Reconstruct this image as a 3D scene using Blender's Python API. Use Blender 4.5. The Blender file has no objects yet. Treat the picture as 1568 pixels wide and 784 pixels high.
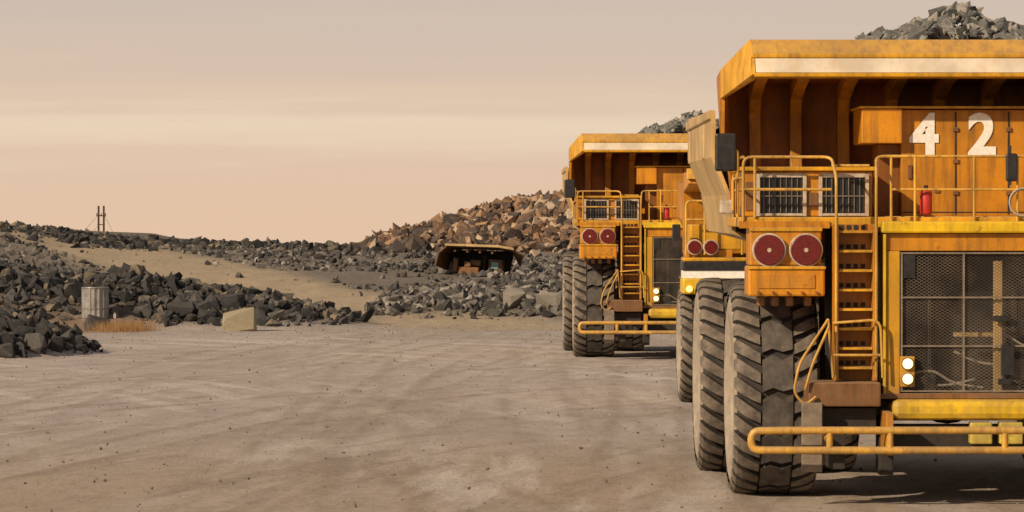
import bpy, math, random
import numpy as np
from mathutils import Vector
random.seed(4); rng=np.random.default_rng(7)
scene=bpy.context.scene
COL=scene.collection

# ------------------------------------------------------------ materials
class NT:
    def __init__(s,name):
        s.m=bpy.data.materials.new(name); s.m.use_nodes=True
        s.t=s.m.node_tree; s.n=s.t.nodes; s.l=s.t.links
        s.b=s.n['Principled BSDF']; s.out=s.n['Material Output']
    def new(s,t,**k):
        n=s.n.new(t)
        for a,b in k.items(): setattr(n,a,b)
        return n
    def put(s,v,sock):
        if hasattr(v,'links') or isinstance(v,bpy.types.NodeSocket): s.l.new(v,sock)
        elif isinstance(v,(tuple,list)): sock.default_value=(v[0],v[1],v[2],1) if len(sock.default_value)==4 else v
        else: sock.default_value=v
    def math(s,op,a,b=0.0,c=None):
        n=s.new('ShaderNodeMath',operation=op); s.put(a,n.inputs[0]); s.put(b,n.inputs[1])
        if c is not None: s.put(c,n.inputs[2])
        return n.outputs[0]
    def mix(s,f,a,b,mode='MIX'):
        n=s.new('ShaderNodeMix',data_type='RGBA',blend_type=mode)
        s.put(f,n.inputs[0]); s.put(a,n.inputs[6]); s.put(b,n.inputs[7]); return n.outputs[2]
    def coord(s,sc=(1,1,1),rot=(0,0,0),which='Object',loc=(0,0,0)):
        c=s.new('ShaderNodeTexCoord'); m=s.new('ShaderNodeMapping')
        m.inputs['Scale'].default_value=sc; m.inputs['Rotation'].default_value=rot; m.inputs['Location'].default_value=loc
        s.l.new(c.outputs[which],m.inputs[0]); return m.outputs[0]
    def noise(s,scale,detail=6,rough=.6,vec=None,dist=0):
        n=s.new('ShaderNodeTexNoise'); n.inputs['Scale'].default_value=scale
        n.inputs['Detail'].default_value=detail; n.inputs['Roughness'].default_value=rough
        n.inputs['Distortion'].default_value=dist
        s.l.new(vec if vec is not None else s.coord(),n.inputs['Vector']); return n.outputs[0]
    def rng(s,v,a,b,c=0.,d=1.):
        n=s.new('ShaderNodeMapRange'); s.put(v,n.inputs[0])
        for i,x in enumerate((a,b,c,d)): n.inputs[i+1].default_value=x
        return n.outputs[0]
    def bump(s,h,st,dist=.02,prev=None):
        n=s.new('ShaderNodeBump'); n.inputs['Strength'].default_value=st; n.inputs['Distance'].default_value=dist
        s.l.new(h,n.inputs['Height'])
        if prev is not None: s.l.new(prev,n.inputs['Normal'])
        return n.outputs[0]
    def fin(s,col,rough=.6,metal=0.,normal=None):
        s.put(col,s.b.inputs['Base Color']); s.put(rough,s.b.inputs['Roughness']); s.put(metal,s.b.inputs['Metallic'])
        if normal is not None: s.l.new(normal,s.b.inputs['Normal'])
        return s.m

def paint(name,c,dirt=(.10,.05,.018),amount=.5,rust=.35,rough=.38,dust=(.40,.29,.18),dustamt=.5):
    t=NT(name)
    big=t.noise(.9,5,.6); fine=t.noise(22,7,.75)
    streak=t.noise(1.0,6,.7,vec=t.coord((8,8,.6)))
    c2=tuple(x*.60 for x in c)
    col=t.mix(t.rng(big,.36,.62),c,c2)
    f=t.math('MULTIPLY',t.rng(streak,.46,.64),amount)
    col=t.mix(f,col,dirt)
    r=t.math('MULTIPLY',t.rng(t.noise(5,9,.8),.58,.64),rust)
    col=t.mix(r,col,(.10,.035,.015))
    g=t.new('ShaderNodeNewGeometry'); sp=t.new('ShaderNodeSeparateXYZ'); t.l.new(g.outputs['Normal'],sp.inputs[0])
    d=t.math('MULTIPLY',t.rng(sp.outputs[2],.3,.9),dustamt)
    col=t.mix(d,col,dust)
    oc=t.new('ShaderNodeTexCoord'); so=t.new('ShaderNodeSeparateXYZ'); t.l.new(oc.outputs['Object'],so.inputs[0])
    low=t.math('MULTIPLY',t.rng(so.outputs[2],3.2,.6),t.rng(t.noise(3,7,.7),.40,.66,.0,.62))
    col=t.mix(low,col,(.25,.16,.09))
    f2=t.math('MULTIPLY',t.rng(fine,.48,.70),.28*amount+.05)
    col=t.mix(f2,col,dirt)
    return t.fin(col,t.rng(big,.3,.7,rough,rough+.25),0,t.bump(fine,.2,.01))

def simple(name,c,c2,scale=8,rough=.6,metal=0,bump=.2):
    t=NT(name); n=t.noise(scale,6,.65)
    return t.fin(t.mix(t.rng(n,.35,.65),c,c2),rough,metal,t.bump(n,bump,.02))

M={}
M['yel']=paint('yellow_paint',(.82,.41,.010),amount=.45,rust=.4)
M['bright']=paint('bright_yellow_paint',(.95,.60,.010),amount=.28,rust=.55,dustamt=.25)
M['org']=paint('orange_paint',(.69,.275,.006),amount=.5,rust=.4)
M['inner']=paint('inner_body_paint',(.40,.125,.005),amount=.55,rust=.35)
M['rib']=paint('rib_paint',(.60,.25,.015),amount=.45,rust=.35)
M['flank']=paint('dusty_flank_paint',(.62,.41,.15),dirt=(.30,.20,.11),amount=.65,rust=.3)
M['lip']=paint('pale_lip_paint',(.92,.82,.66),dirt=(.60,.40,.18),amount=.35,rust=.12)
M['rust']=paint('rusty_steel',(.27,.115,.035),amount=.7,rust=.8)
M['steel']=simple('dusty_steel',(.16,.13,.10),(.28,.22,.16),6,.6,.2)
M['frame']=simple('vent_frame',(.56,.48,.38),(.36,.27,.18),9,.6)
M['dark']=simple('dark_metal',(.014,.012,.011),(.04,.03,.022),5,.7)
M['core']=simple('radiator_core_dark',(.008,.008,.009),(.022,.018,.015),5,.7)
M['vent']=simple('vent_black',(.006,.008,.012),(.015,.015,.018),5,.5)
M['black']=simple('black_plastic',(.012,.012,.014),(.03,.027,.024),9,.4)
M['glass']=simple('dark_glass',(.03,.04,.05),(.05,.06,.07),2,.08)
M['rubber']=simple('tread_rubber',(.022,.019,.017),(.06,.048,.038),4,.85,0,.4)
M['rubtop']=simple('worn_tread',(.085,.07,.057),(.21,.172,.135),5,.85,0,.4)
M['blk']=simple('tread_centre_rubber',(.045,.04,.037),(.12,.10,.082),5,.8,0,.4)
M['side']=simple('dusty_sidewall',(.24,.20,.155),(.40,.335,.26),3,.9,0,.4)
M['tube']=paint('handrail_paint',(.78,.43,.06),amount=.5,rust=.5)
M['red']=simple('red_lens',(.09,.008,.008),(.17,.015,.012),30,.2)
M['redpaint']=simple('red_paint',(.55,.03,.02),(.4,.03,.02),9,.4)
M['white']=simple('white_paint',(.90,.88,.82),(.74,.70,.62),14,.5)
M['stake']=simple('weathered_stake_paint',(.5,.46,.4),(.3,.26,.2),14,.7)
M['beam']=paint('rear_yellow_box',(.7,.55,.08),amount=.3)
M['cyan']=simple('cyan_glass',(.16,.34,.36),(.24,.42,.42),4,.2)
M['cable']=simple('cable',(.3,.27,.22),(.4,.35,.3),4,.6)
M['wood']=simple('dark_wood',(.05,.02,.012),(.08,.035,.02),4,.8)
def emit(name,c,st):
    t=NT(name); n=t.noise(30); t.put(t.mix(t.rng(n,.3,.7),c,tuple(x*.8 for x in c)),t.b.inputs['Emission Color'])
    t.b.inputs['Emission Strength'].default_value=st; t.b.inputs['Base Color'].default_value=(.8,.7,.5,1); return t.m
M['lamp']=emit('lit_headlamp',(1,.62,.22),3.0)
M['amber']=emit('amber_lamp',(1,.55,.05),1.6)
t=NT('wire_mesh'); c=t.coord(); sp=t.new('ShaderNodeSeparateXYZ'); t.l.new(c,sp.inputs[0])
u=t.math('FRACT',t.math('MULTIPLY',t.math('ADD',sp.outputs[0],t.math('MULTIPLY',sp.outputs[2],1.6)),14)); v=t.math('FRACT',t.math('MULTIPLY',t.math('SUBTRACT',sp.outputs[0],t.math('MULTIPLY',sp.outputs[2],1.6)),14))
w=t.math('MAXIMUM',t.math('LESS_THAN',u,.17),t.math('LESS_THAN',v,.17))
mc=t.mix(t.rng(t.noise(1.4,4),.4,.6),(.20,.16,.12),(.075,.06,.048))
t.fin(mc,.55,.3); tr=t.new('ShaderNodeBsdfTransparent'); mx=t.new('ShaderNodeMixShader')
t.l.new(w,mx.inputs[0]); t.l.new(tr.outputs[0],mx.inputs[1]); t.l.new(t.b.outputs[0],mx.inputs[2]); t.l.new(mx.outputs[0],t.out.inputs[0]); M['mesh']=t.m

def rockmat(name,stops,dustamt=.3):
    t=NT(name); a=t.new('ShaderNodeAttribute',attribute_name='rnd')
    r=t.new('ShaderNodeValToRGB'); e=r.color_ramp.elements
    while len(e)<len(stops): e.new(.5)
    for i,(p,cc) in enumerate(stops): e[i].position=p; e[i].color=(*cc,1)
    n=t.noise(5,9,.75); f=t.math('ADD',a.outputs['Fac'],t.rng(n,.3,.7,-.22,.22)); t.l.new(f,r.inputs[0])
    g=t.new('ShaderNodeNewGeometry'); sp=t.new('ShaderNodeSeparateXYZ'); t.l.new(g.outputs['Normal'],sp.inputs[0])
    col=t.mix(t.math('MULTIPLY',t.rng(sp.outputs[2],.4,1),dustamt),r.outputs[0],(.30,.25,.20))
    return t.fin(col,.9,0,t.bump(t.noise(12,9,.8),.9,.06))
M['rk_dark']=rockmat('dark_rock',[(0,(.010,.011,.013)),(.45,(.032,.032,.034)),(.78,(.075,.072,.070)),(1,(.23,.18,.12))],.13)
M['rk_brown']=rockmat('brown_rock',[(0,(.035,.027,.025)),(.35,(.11,.075,.055)),(.6,(.24,.13,.065)),(.85,(.36,.22,.12)),(1,(.46,.36,.26))],.2)
M['rk_grey']=rockmat('grey_rock',[(0,(.025,.024,.025)),(.5,(.08,.074,.070)),(.8,(.16,.148,.132)),(1,(.34,.31,.27))],.2)
M['rk_tan']=rockmat('tan_rock',[(0,(.24,.20,.13)),(.9,(.46,.39,.27))],.1)
M['rk_pale']=rockmat('pale_grey_rock',[(0,(.20,.18,.15)),(.9,(.36,.32,.27))])
M['rk_load']=rockmat('load_rock',[(0,(.07,.075,.075)),(.5,(.19,.19,.18)),(.95,(.42,.39,.34))])
M['gravel']=rockmat('gravel_stone',[(0,(.12,.10,.085)),(.6,(.26,.22,.19)),(1,(.45,.40,.35))])

# ------------------------------------------------------------ mesh helpers
def mkobj(name,verts,faces,mat,parent=None,bevel=0,smooth=False,mats=None,fm=None):
    me=bpy.data.meshes.new(name); me.from_pydata([tuple(v) for v in verts],[],faces)
    for m in (mats or [mat]): me.materials.append(m)
    if fm is not None: me.polygons.foreach_set('material_index',fm)
    if smooth: me.polygons.foreach_set('use_smooth',[True]*len(me.polygons))
    me.update()
    ob=bpy.data.objects.new(name,me); COL.objects.link(ob)
    if parent: ob.parent=parent
    if bevel:
        b=ob.modifiers.new('b','BEVEL'); b.width=bevel; b.segments=2; b.limit_method='ANGLE'
    return ob
def box(name,x0,x1,y0,y1,z0,z1,mat,parent,bevel=.012):
    vs=[(x,y,z) for x in (x0,x1) for y in (y0,y1) for z in (z0,z1)]
    fs=[(0,1,3,2),(4,6,7,5),(0,4,5,1),(2,3,7,6),(0,2,6,4),(1,5,7,3)]
    return mkobj(name,vs,fs,mat,parent,bevel)
def boxes(name,lst,mat,parent,bevel=.008):
    vs=[];fs=[]
    for (x0,x1,y0,y1,z0,z1) in lst:
        o=len(vs); vs+=[(x,y,z) for x in (x0,x1) for y in (y0,y1) for z in (z0,z1)]
        fs+=[tuple(o+i for i in f) for f in [(0,1,3,2),(4,6,7,5),(0,4,5,1),(2,3,7,6),(0,2,6,4),(1,5,7,3)]]
    return mkobj(name,vs,fs,mat,parent,bevel)
def prism_x(name,prof,x0,x1,mat,parent,bevel=.01):
    n=len(prof); vs=[(x0,y,z) for y,z in prof]+[(x1,y,z) for y,z in prof]
    fs=[tuple(range(n))[::-1],tuple(range(n,2*n))]+[(i,(i+1)%n,n+(i+1)%n,n+i) for i in range(n)]
    return mkobj(name,vs,fs,mat,parent,bevel)
def cyl(name,p,axis,r,L,mat,parent,n=24,bevel=.01):
    vs=[];a={'x':0,'y':1,'z':2}[axis]
    for s in (-.5,.5):
        for i in range(n):
            th=2*math.pi*i/n; v=[0,0,0]; v[a]=s*L; v[(a+1)%3]=r*math.cos(th); v[(a+2)%3]=r*math.sin(th)
            vs.append((v[0]+p[0],v[1]+p[1],v[2]+p[2]))
    fs=[tuple(range(n))[::-1],tuple(range(n,2*n))]+[(i,(i+1)%n,n+(i+1)%n,n+i) for i in range(n)]
    ob=mkobj(name,vs,fs,mat,parent,bevel); ob.data.polygons.foreach_set('use_smooth',[len(p.vertices)==4 for p in ob.data.polygons]); return ob
def tubes(name,paths,r,mat,parent,rad=.12):
    cu=bpy.data.curves.new(name,'CURVE'); cu.dimensions='3D'; cu.bevel_depth=r; cu.bevel_resolution=3; cu.use_fill_caps=True
    for pts in paths:
        P=[Vector(p) for p in pts]; out=[P[0]]
        for i in range(1,len(P)-1):
            a,b,c=P[i-1],P[i],P[i+1]; d1=(a-b);d2=(c-b); k=min(rad,d1.length*.45,d2.length*.45)
            s=b+d1.normalized()*k; e=b+d2.normalized()*k
            for q in range(5):
                u=q/4; out.append(s*(1-u)**2+b*2*u*(1-u)+e*u*u)
        out.append(P[-1]); sp=cu.splines.new('POLY'); sp.points.add(len(out)-1)
        for i,q in enumerate(out): sp.points[i].co=(*q,1)
    cu.materials.append(mat); ob=bpy.data.objects.new(name,cu); COL.objects.link(ob); ob.parent=parent; return ob

def tyre_mesh(R,W,n=34):
    vs=[];fs=[];fm=[]
    tr=R-.075
    prof=[(-.34,.46*R),(-.44,.52*R),(-.5,.70*R),(-.5,.82*R),(-.47,.91*R),(-.42,tr-.02),(-.2,tr),(0,tr),(.2,tr),(.42,tr-.02),(.47,.91*R),(.5,.82*R),(.5,.70*R),(.44,.52*R),(.34,.46*R)]
    S=72;m=len(prof)
    for i in range(S):
        th=2*math.pi*i/S
        for u,r in prof: vs.append((u*W,r*math.cos(th),r*math.sin(th)))
    for i in range(S):
        for j in range(m-1):
            a=i*m+j;b=((i+1)%S)*m+j
            fs.append((a,a+1,b+1,b)); fm.append(1 if (j<4 or j>9) else 0)
    def P(u,r,th): return (u*W,r*math.cos(th),r*math.sin(th))
    pitch=2*math.pi/n
    for side in (-1,1):
        for i in range(n):
            th0=i*pitch+(pitch/2 if side>0 else 0)
            S2=[(.20,R,tr-.03,.25,.26),(.30,R,tr-.03,.02,.31),(.39,R-.005,tr-.03,-.22,.34),(.455,R-.03,tr-.06,-.42,.35),(.492,R-.09,R-.15,-.52,.33),(.502,R-.17,R-.17,-.58,.25)]
            o=len(vs)
            for u,ro,ri,dt,hw in S2:
                for (r,w) in ((ri,hw*1.12),(ro,hw)):
                    uu=u if r==ro else u-.03
                    for sg in (-1,1): vs.append(P(side*uu,r,th0+(dt+sg*w)*pitch))
            k=len(S2)
            for q in range(k-1):
                a=o+q*4;b=a+4
                for f,mi in (((a+2,a+3,b+3,b+2),2),((a,a+2,b+2,b),0),((a+1,b+1,b+3,a+3),0)): fs.append(f);fm.append(mi)
            fs.append((o,o+1,o+3,o+2));fm.append(0)
    nb=n//2
    pb=2*math.pi/nb
    for i in range(nb):
        pl=[(-.21,-.34),(-.07,-.47),(.07,-.34),(.21,-.47),(.21,.38),(.07,.45),(-.07,.36),(-.21,.47)]
        o=len(vs); k=len(pl)
        for u,tt in pl: vs.append(P(u*.85,tr-.03,(i+tt)*pb))
        for u,tt in pl: vs.append(P(u*.85,R,(i+tt)*pb))
        fs.append((o+8,o+9,o+14,o+15));fm.append(3);fs.append((o+9,o+10,o+13,o+14));fm.append(3);fs.append((o+10,o+11,o+12,o+13));fm.append(3)
        for q in range(k): fs.append((o+q,o+(q+1)%k,o+k+(q+1)%k,o+k+q));fm.append(0)
    me=bpy.data.meshes.new('tyre'); me.from_pydata(vs,[],fs)
    for q in ('rubber','side','rubtop','blk'): me.materials.append(M[q])
    me.polygons.foreach_set('material_index',fm); me.update(); return me
def rim_mesh(R,W):
    prof=[(-.36,.5*R),(-.40,.46*R),(-.30,.42*R),(-.22,.36*R),(-.2,.25*R),(-.34,.2*R),(-.36,.08*R),(-.36,0.001)]
    vs=[];fs=[];S=40;m=len(prof)
    for i in range(S):
        th=2*math.pi*i/S
        for u,r in prof: vs.append((u*W,r*math.cos(th),r*math.sin(th)))
    for i in range(S):
        for j in range(m-1): fs.append((i*m+j,i*m+j+1,((i+1)%S)*m+j+1,((i+1)%S)*m+j))
    me=bpy.data.meshes.new('rim'); me.from_pydata(vs,[],fs); me.materials.append(M['org']); me.update(); return me
def wheel(parent,tm,rm,x,y,R,flip=False,rot=0):
    o=bpy.data.objects.new('tyre',tm); COL.objects.link(o); o.parent=parent; o.location=(x,y,R-.02); o.rotation_euler=(rot,0,0)
    r=bpy.data.objects.new('rim',rm); COL.objects.link(r); r.parent=parent; r.location=(x,y,R-.02); r.rotation_euler=(rot,0,math.pi if flip else 0)

# ------------------------------------------------------------ rocks
def hull_templates(k=16,seed=1,flat=.75):
    import bmesh
    out=[]; r=np.random.default_rng(seed)
    for i in range(k):
        bm=bmesh.new(); n=r.integers(8,16); el=r.uniform(.6,1.0,3)
        for p in r.normal(size=(n,3)):
            p/=np.linalg.norm(p); p*=r.uniform(.72,1.18); bm.verts.new((p[0]*el[0],p[1]*el[1],p[2]*flat*el[2]))
        g=bmesh.ops.convex_hull(bm,input=bm.verts)
        bmesh.ops.delete(bm,geom=[e for e in g['geom_interior'] if isinstance(e,bmesh.types.BMVert)],context='VERTS')
        bmesh.ops.triangulate(bm,faces=bm.faces)
        bm.verts.index_update()
        V=np.array([v.co[:] for v in bm.verts]); F=np.array([[v.index for v in f.verts] for f in bm.faces]); out.append((V,F)); bm.free()
    return out
TPL=hull_templates()
def rocks(name,pos,size,mat,parent=None,bias=None):
    pos=np.asarray(pos);N=len(pos); size=np.asarray(size); tid=rng.integers(0,len(TPL),N)
    AV=[];AF=[];AR=[];off=0
    rnd=rng.random(N) if bias is None else np.clip(bias,0,1)
    for t_,(V,F) in enumerate(TPL):
        idx=np.where(tid==t_)[0]
        if len(idx)==0: continue
        q=rng.normal(size=(len(idx),4)); q/=np.linalg.norm(q,axis=1)[:,None]
        w,x,y,z=q.T
        Rm=np.stack([1-2*(y*y+z*z),2*(x*y-z*w),2*(x*z+y*w),2*(x*y+z*w),1-2*(x*x+z*z),2*(y*z-x*w),2*(x*z-y*w),2*(y*z+x*w),1-2*(x*x+y*y)],1).reshape(-1,3,3)
        sc=size[idx][:,None]*rng.uniform(.6,1.3,(len(idx),3))
        vv=np.einsum('nij,nkj->nki',Rm,V[None]*sc[:,None,:])+pos[idx][:,None,:]
        ff=F[None]+(np.arange(len(idx))*len(V))[:,None,None]+off
        off+=len(idx)*len(V); AV.append(vv.reshape(-1,3)); AF.append(ff.reshape(-1,3)); AR.append(np.repeat(rnd[idx],len(F))+rng.normal(0,.06,len(idx)*len(F)))
    V=np.concatenate(AV);F=np.concatenate(AF);Rr=np.concatenate(AR)
    me=bpy.data.meshes.new(name); me.vertices.add(len(V)); me.vertices.foreach_set('co',V.ravel().astype(np.float32))
    me.loops.add(F.size); me.loops.foreach_set('vertex_index',F.ravel().astype(np.int32))
    me.polygons.add(len(F)); me.polygons.foreach_set('loop_start',np.arange(0,F.size,3,dtype=np.int32))
    a=me.attributes.new('rnd','FLOAT','FACE'); a.data.foreach_set('value',Rr.astype(np.float32))
    me.materials.append(mat); me.update(calc_edges=True)
    me.polygons.foreach_set('use_smooth',[False]*len(me.polygons))
    ob=bpy.data.objects.new(name,me); COL.objects.link(ob)
    if parent: ob.parent=parent
    return ob

# ------------------------------------------------------------ haul truck (metres; origin on the ground under the front axle, facing -Y)
def build_truck():
    T=bpy.data.objects.new('haul_truck',None); COL.objects.link(T)
    R=1.52
    tm=tyre_mesh(R,1.2); rm=rim_mesh(R,1.2)
    for s in (-1,1):
        wheel(T,tm,rm,s*3.0,0,R,flip=s>0)
        wheel(T,tm,rm,s*3.22,4.96,R,flip=s>0,rot=.1); wheel(T,tm,rm,s*1.96,4.96,R,flip=s>0,rot=.05)
    boxes('chassis',[(-1.35,-.85,-2.0,8.3,1.25,1.8),(.85,1.35,-2.0,8.3,1.25,1.8),(-.9,.9,-1.6,-.9,1.2,1.7),(-.9,.9,3,3.4,1.25,1.7)],M['dark'],T,.02)
    cyl('front_axle',(0,0,1.3),'x',.26,5.2,M['dark'],T); cyl('rear_axle',(0,4.96,1.45),'x',.5,4.6,M['dark'],T)
    cyl('differential',(0,4.7,1.4),'y',.62,1.4,M['dark'],T)
    cyl('fuel_tank',(-1.95,2.45,1.6),'y',.5,1.5,M['org'],T); cyl('hydraulic_tank',(1.95,2.45,1.6),'y',.5,1.5,M['org'],T)
    for s in (-1,1):
        cyl('suspension_cylinder',(s*2.12,-.15,2.3),'z',.2,1.5,M['rust'],T); cyl('suspension_rod',(s*2.12,-.15,1.3),'z',.13,1.0,M['steel'],T)
    box('engine',-.8,.8,-1.5,1.5,1.7,3.5,M['dark'],T)
    box('deck',-3.55,3.55,-1.7,1.35,3.82,3.96,M['yel'],T,.02)
    boxes('deck_edge_angle',[(-3.56,-2.3,-1.73,-1.703,3.80,3.90),(2.3,3.56,-1.73,-1.703,3.80,3.90)],M['org'],T,.004)
    boxes('deck_supports',[(s*2.0-.15,s*2.0+.15,-.8,-.5,1.6,3.82) for s in (-1,1)]+[(s*1.9-.1,s*1.9+.1,1.0,1.3,1.6,3.82) for s in (-1,1)],M['dark'],T)
    boxes('inner_fender',[(-2.32,-1.6,-1.2,-1.1,1.7,3.8),(1.6,2.32,-1.2,-1.1,1.7,3.8)],M['dark'],T)
    xa,xb=-3.5,-1.68
    box('grid_box',xa,xb,-1.4,.2,3.965,4.60,M['org'],T,.02)
    box('grid_box_lid',xa-.03,xb+.03,-1.46,.25,4.603,4.66,M['yel'],T,.01)
    for a,b in ((-3.27,-2.63),(-2.40,-1.76)):
        box('vent_recess',a+.04,b-.04,-1.425,-1.403,4.0,4.53,M['vent'],T,.0)
        boxes('vent_frame',[(a-.03,a+.02,-1.46,-1.403,3.97,4.56),(b-.02,b+.03,-1.46,-1.403,3.97,4.56),(a+.023,b-.023,-1.455,-1.403,4.51,4.565),(a+.023,b-.023,-1.455,-1.403,3.975,4.01)],M['frame'],T,.004)
        boxes('vent_louvres',[(a+.07+i*.078,a+.079+i*.078,-1.45,-1.427,4.02,4.5) for i in range(7)],M['steel'],T,0)
        boxes('vent_bar',[(a+.035,b-.035,-1.457,-1.452,4.245,4.257)],M['steel'],T,0)
    boxes('grid_box_patches',[(-2.60,-2.44,-1.425,-1.403,4.1,4.3),(-3.45,-3.32,-1.42,-1.403,4.05,4.45)],M['rust'],T,.003)
    box('driver_cab',1.75,3.4,-1.3,.4,3.965,5.5,M['yel'],T,.05)
    boxes('cab_windows',[(1.9,3.25,-1.33,-1.303,4.5,5.3),(1.722,1.747,-1.1,.2,4.5,5.3),(3.403,3.43,-1.1,.2,4.5,5.3)],M['glass'],T,.01)
    box('electrical_cabinet',-1.19,1.62,-.60,.6,3.965,5.48,M['org'],T,.015)
    box('cabinet_side_box',-1.77,-1.195,-.78,.5,5.0,5.49,M['org'],T,.015)
    box('cabinet_roof',-1.8,1.64,-.82,.62,5.495,5.525,M['yel'],T,.005)
    box('cabinet_column',-1.5,-1.193,-.35,.5,3.965,4.997,M['inner'],T)
    boxes('cabinet_door_seams',[(x-.012,x+.012,-.608,-.602,4.0,5.45) for x in (-.42,.33,1.05)]+[(-1.17,1.6,-.607,-.602,4.02,4.035)],M['dark'],T,0)
    boxes('cabinet_hinges',[(x-.04,x+.04,-.63,-.61,z-.03,z+.03) for x in (-.42,.33,1.05) for z in (4.3,4.75,5.2)]+[(-1.1,-1.04,-.63,-.603,4.5,4.7),(-.72,-.64,-.62,-.603,4.3,4.36)],M['rust'],T)
    for ch,x in (('4',-.865),('2',-.05),('0',.77)):
        cu=bpy.data.curves.new('number','FONT'); cu.body=ch; cu.size=.80; cu.offset=.026; cu.extrude=.004; cu.align_x='CENTER'; cu.materials.append(M['white'])
        o=bpy.data.objects.new('number_'+ch,cu); COL.objects.link(o); o.parent=T; o.location=(x,-.615,4.86); o.rotation_euler=(math.pi/2,0,0)
    for s in (-1,1):
        X=lambda a,b:(min(s*a,s*b),max(s*a,s*b))
        a,b=X(3.41,2.42); box('lamp_box_upper',a,b,-1.78,-.9,3.285,3.815,M['org'],T,.02)
        a,b=X(3.44,2.38); box('lamp_box_lower',a,b,-1.90,-1.0,2.86,3.28,M['org'],T,.03)
        boxes('lamp_box_trim',[(*X(3.45,2.37),-1.93,-1.905,3.235,3.275),(*X(3.42,2.41),-1.81,-1.785,3.76,3.81)],M['yel'],T)
        boxes('lamp_box_plate',[(*X(3.30,2.52),-1.915,-1.903,2.97,3.16)],M['rib'],T,.003)
        for x in (3.15,2.64):
            cyl('lamp_ring',(s*x,-1.82,3.50),'y',.235,.10,M['frame'],T,32)
            cyl('lamp_lens',(s*x,-1.875,3.50),'y',.212,.03,M['red'],T,32,.012)
            cyl('lamp_centre',(s*x,-1.895,3.50),'y',.03,.012,M['frame'],T,12,.0)
        boxes('lamp_box_feet',[(s*x-.05,s*x+.05,-1.7,-1.4,2.72,2.857) for x in (3.25,3.05,2.85,2.6)],M['rust'],T,.02)
        boxes('bolts',[(s*x-.015,s*x+.015,-1.945,-1.906,2.90,2.93) for x in (3.3,3.1,2.9,2.7,2.5)],M['rust'],T,0)
        a,b=X(2.27,2.21); c,d=X(1.74,1.68)
        boxes('ladder_stringers',[(a,b,-2.15,-1.75,1.70,3.86),(c,d,-2.15,-1.75,1.70,3.86)],M['org'],T)
        e,f=X(2.207,1.743)
        boxes('ladder_back',[(e,f,-1.80,-1.76,1.70,3.86)],M['rib'],T,0)
        boxes('ladder_steps',[(e,f,-2.14,-1.803,1.86+i*.268,1.895+i*.268) for i in range(8)],M['yel'],T,.004)
        boxes('ladder_step_gaps',[(e+.03+k*.1,e+.09+k*.1,-1.815,-1.803,1.91+i*.268,1.97+i*.268) for i in range(8) for k in range(4)],M['dark'],T,0)
        a,b=X(2.65,1.66); box('foot_platform',a,b,-2.45,-1.55,1.36,1.69,M['rust'],T,.02)
        a,b=X(2.75,2.47); box('platform_strut',a,b,-2.55,-2.47,.47,1.42,M['steel'],T,.01)
        boxes('platform_brackets',[(*X(2.45,1.7),-2.2,-1.6,1.0,1.33),(*X(2.35,2.15),-2.4,-1.6,.5,1.0)],M['dark'],T)
        y=-1.72
        tubes('deck_rail',[[(s*3.50,y,3.9),(s*3.50,y,4.79),(s*2.28,y-.05,4.79),(s*2.25,-2.2,4.5),(s*2.25,-2.2,1.75)],
                           [(s*3.50,y,4.34),(s*2.28,y,4.34)],[(s*3.34,y,3.95),(s*3.34,y,4.79)],
                           [(s*3.50,y,4.79),(s*3.5,.6,4.79),(s*3.5,.6,3.95)],[(s*3.50,y,4.34),(s*3.5,.6,4.34)],
                           [(s*1.70,-2.2,1.75),(s*1.70,-2.2,4.5),(s*1.66,-1.75,4.80),(s*1.1,-1.75,4.80)],
                           [(s*2.28,y,4.67),(s*1.75,y,4.67)]],.022,M['tube'],T)
        tubes('step_handrail',[[(s*2.36,-2.2,2.55),(s*2.78,-2.45,1.95),(s*2.86,-2.5,1.55),(s*2.70,-2.5,1.38),(s*2.55,-2.5,1.5)],
                               [(s*2.36,-2.3,2.45),(s*2.60,-2.5,1.95),(s*2.70,-2.5,1.60)],
                               [(s*2.36,-2.2,2.55),(s*2.30,-2.3,1.75)],
                               [(s*2.3,-2.25,2.50),(s*1.65,-2.3,2.55),(s*1.62,-2.3,1.75)],[(s*2.3,-2.3,2.06),(s*1.63,-2.3,2.06)]],.02,M['tube'],T,.15)
    tubes('centre_rail',[[(-1.3,-1.75,4.8),(1.3,-1.75,4.8)],[(-1.45,-1.75,4.34),(1.45,-1.75,4.34)]]+[[(x,-1.75,3.9),(x,-1.75,4.8)] for x in (-1.45,-1.12,-.3,.3,1.12,1.45)],.019,M['tube'],T)
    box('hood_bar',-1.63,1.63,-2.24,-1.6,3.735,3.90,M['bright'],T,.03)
    box('radiator_header',-1.56,1.56,-2.14,-1.5,3.49,3.73,M['org'],T,.01)
    box('hood_top',-1.5,1.5,-1.6,-.7,3.7,3.97,M['yel'],T,.02)
    boxes('radiator_columns',[(-1.56,-1.37,-2.16,-1.5,1.52,3.487),(1.37,1.56,-2.16,-1.5,1.52,3.487)],M['yel'],T,.012)
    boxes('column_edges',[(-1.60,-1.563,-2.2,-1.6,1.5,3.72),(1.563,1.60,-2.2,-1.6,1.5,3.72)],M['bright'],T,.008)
    box('radiator_core',-1.36,1.36,-1.42,-1.32,1.55,3.487,M['core'],T,0)
    boxes('grille_bars',[(-1.365,1.365,-2.145,-2.12,z-.011,z+.011) for z in (3.46,2.85,2.18,1.56)]+[(x-.013,x+.013,-2.148,-2.117,1.57,3.45) for x in (-1.345,-.49,.49,1.345)],M['steel'],T,0)
    mkobj('grille_mesh',[(-1.36,-2.105,1.55),(1.36,-2.105,1.55),(1.36,-2.105,3.48),(-1.36,-2.105,3.48)],[(0,1,2,3)],M['mesh'],T)
    boxes('radiator_post',[(-.07,.05,-2.07,-2.0,1.56,3.35),(-.6,.0,-1.9,-1.84,2.3,2.36)],M['flank'],T)
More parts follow.
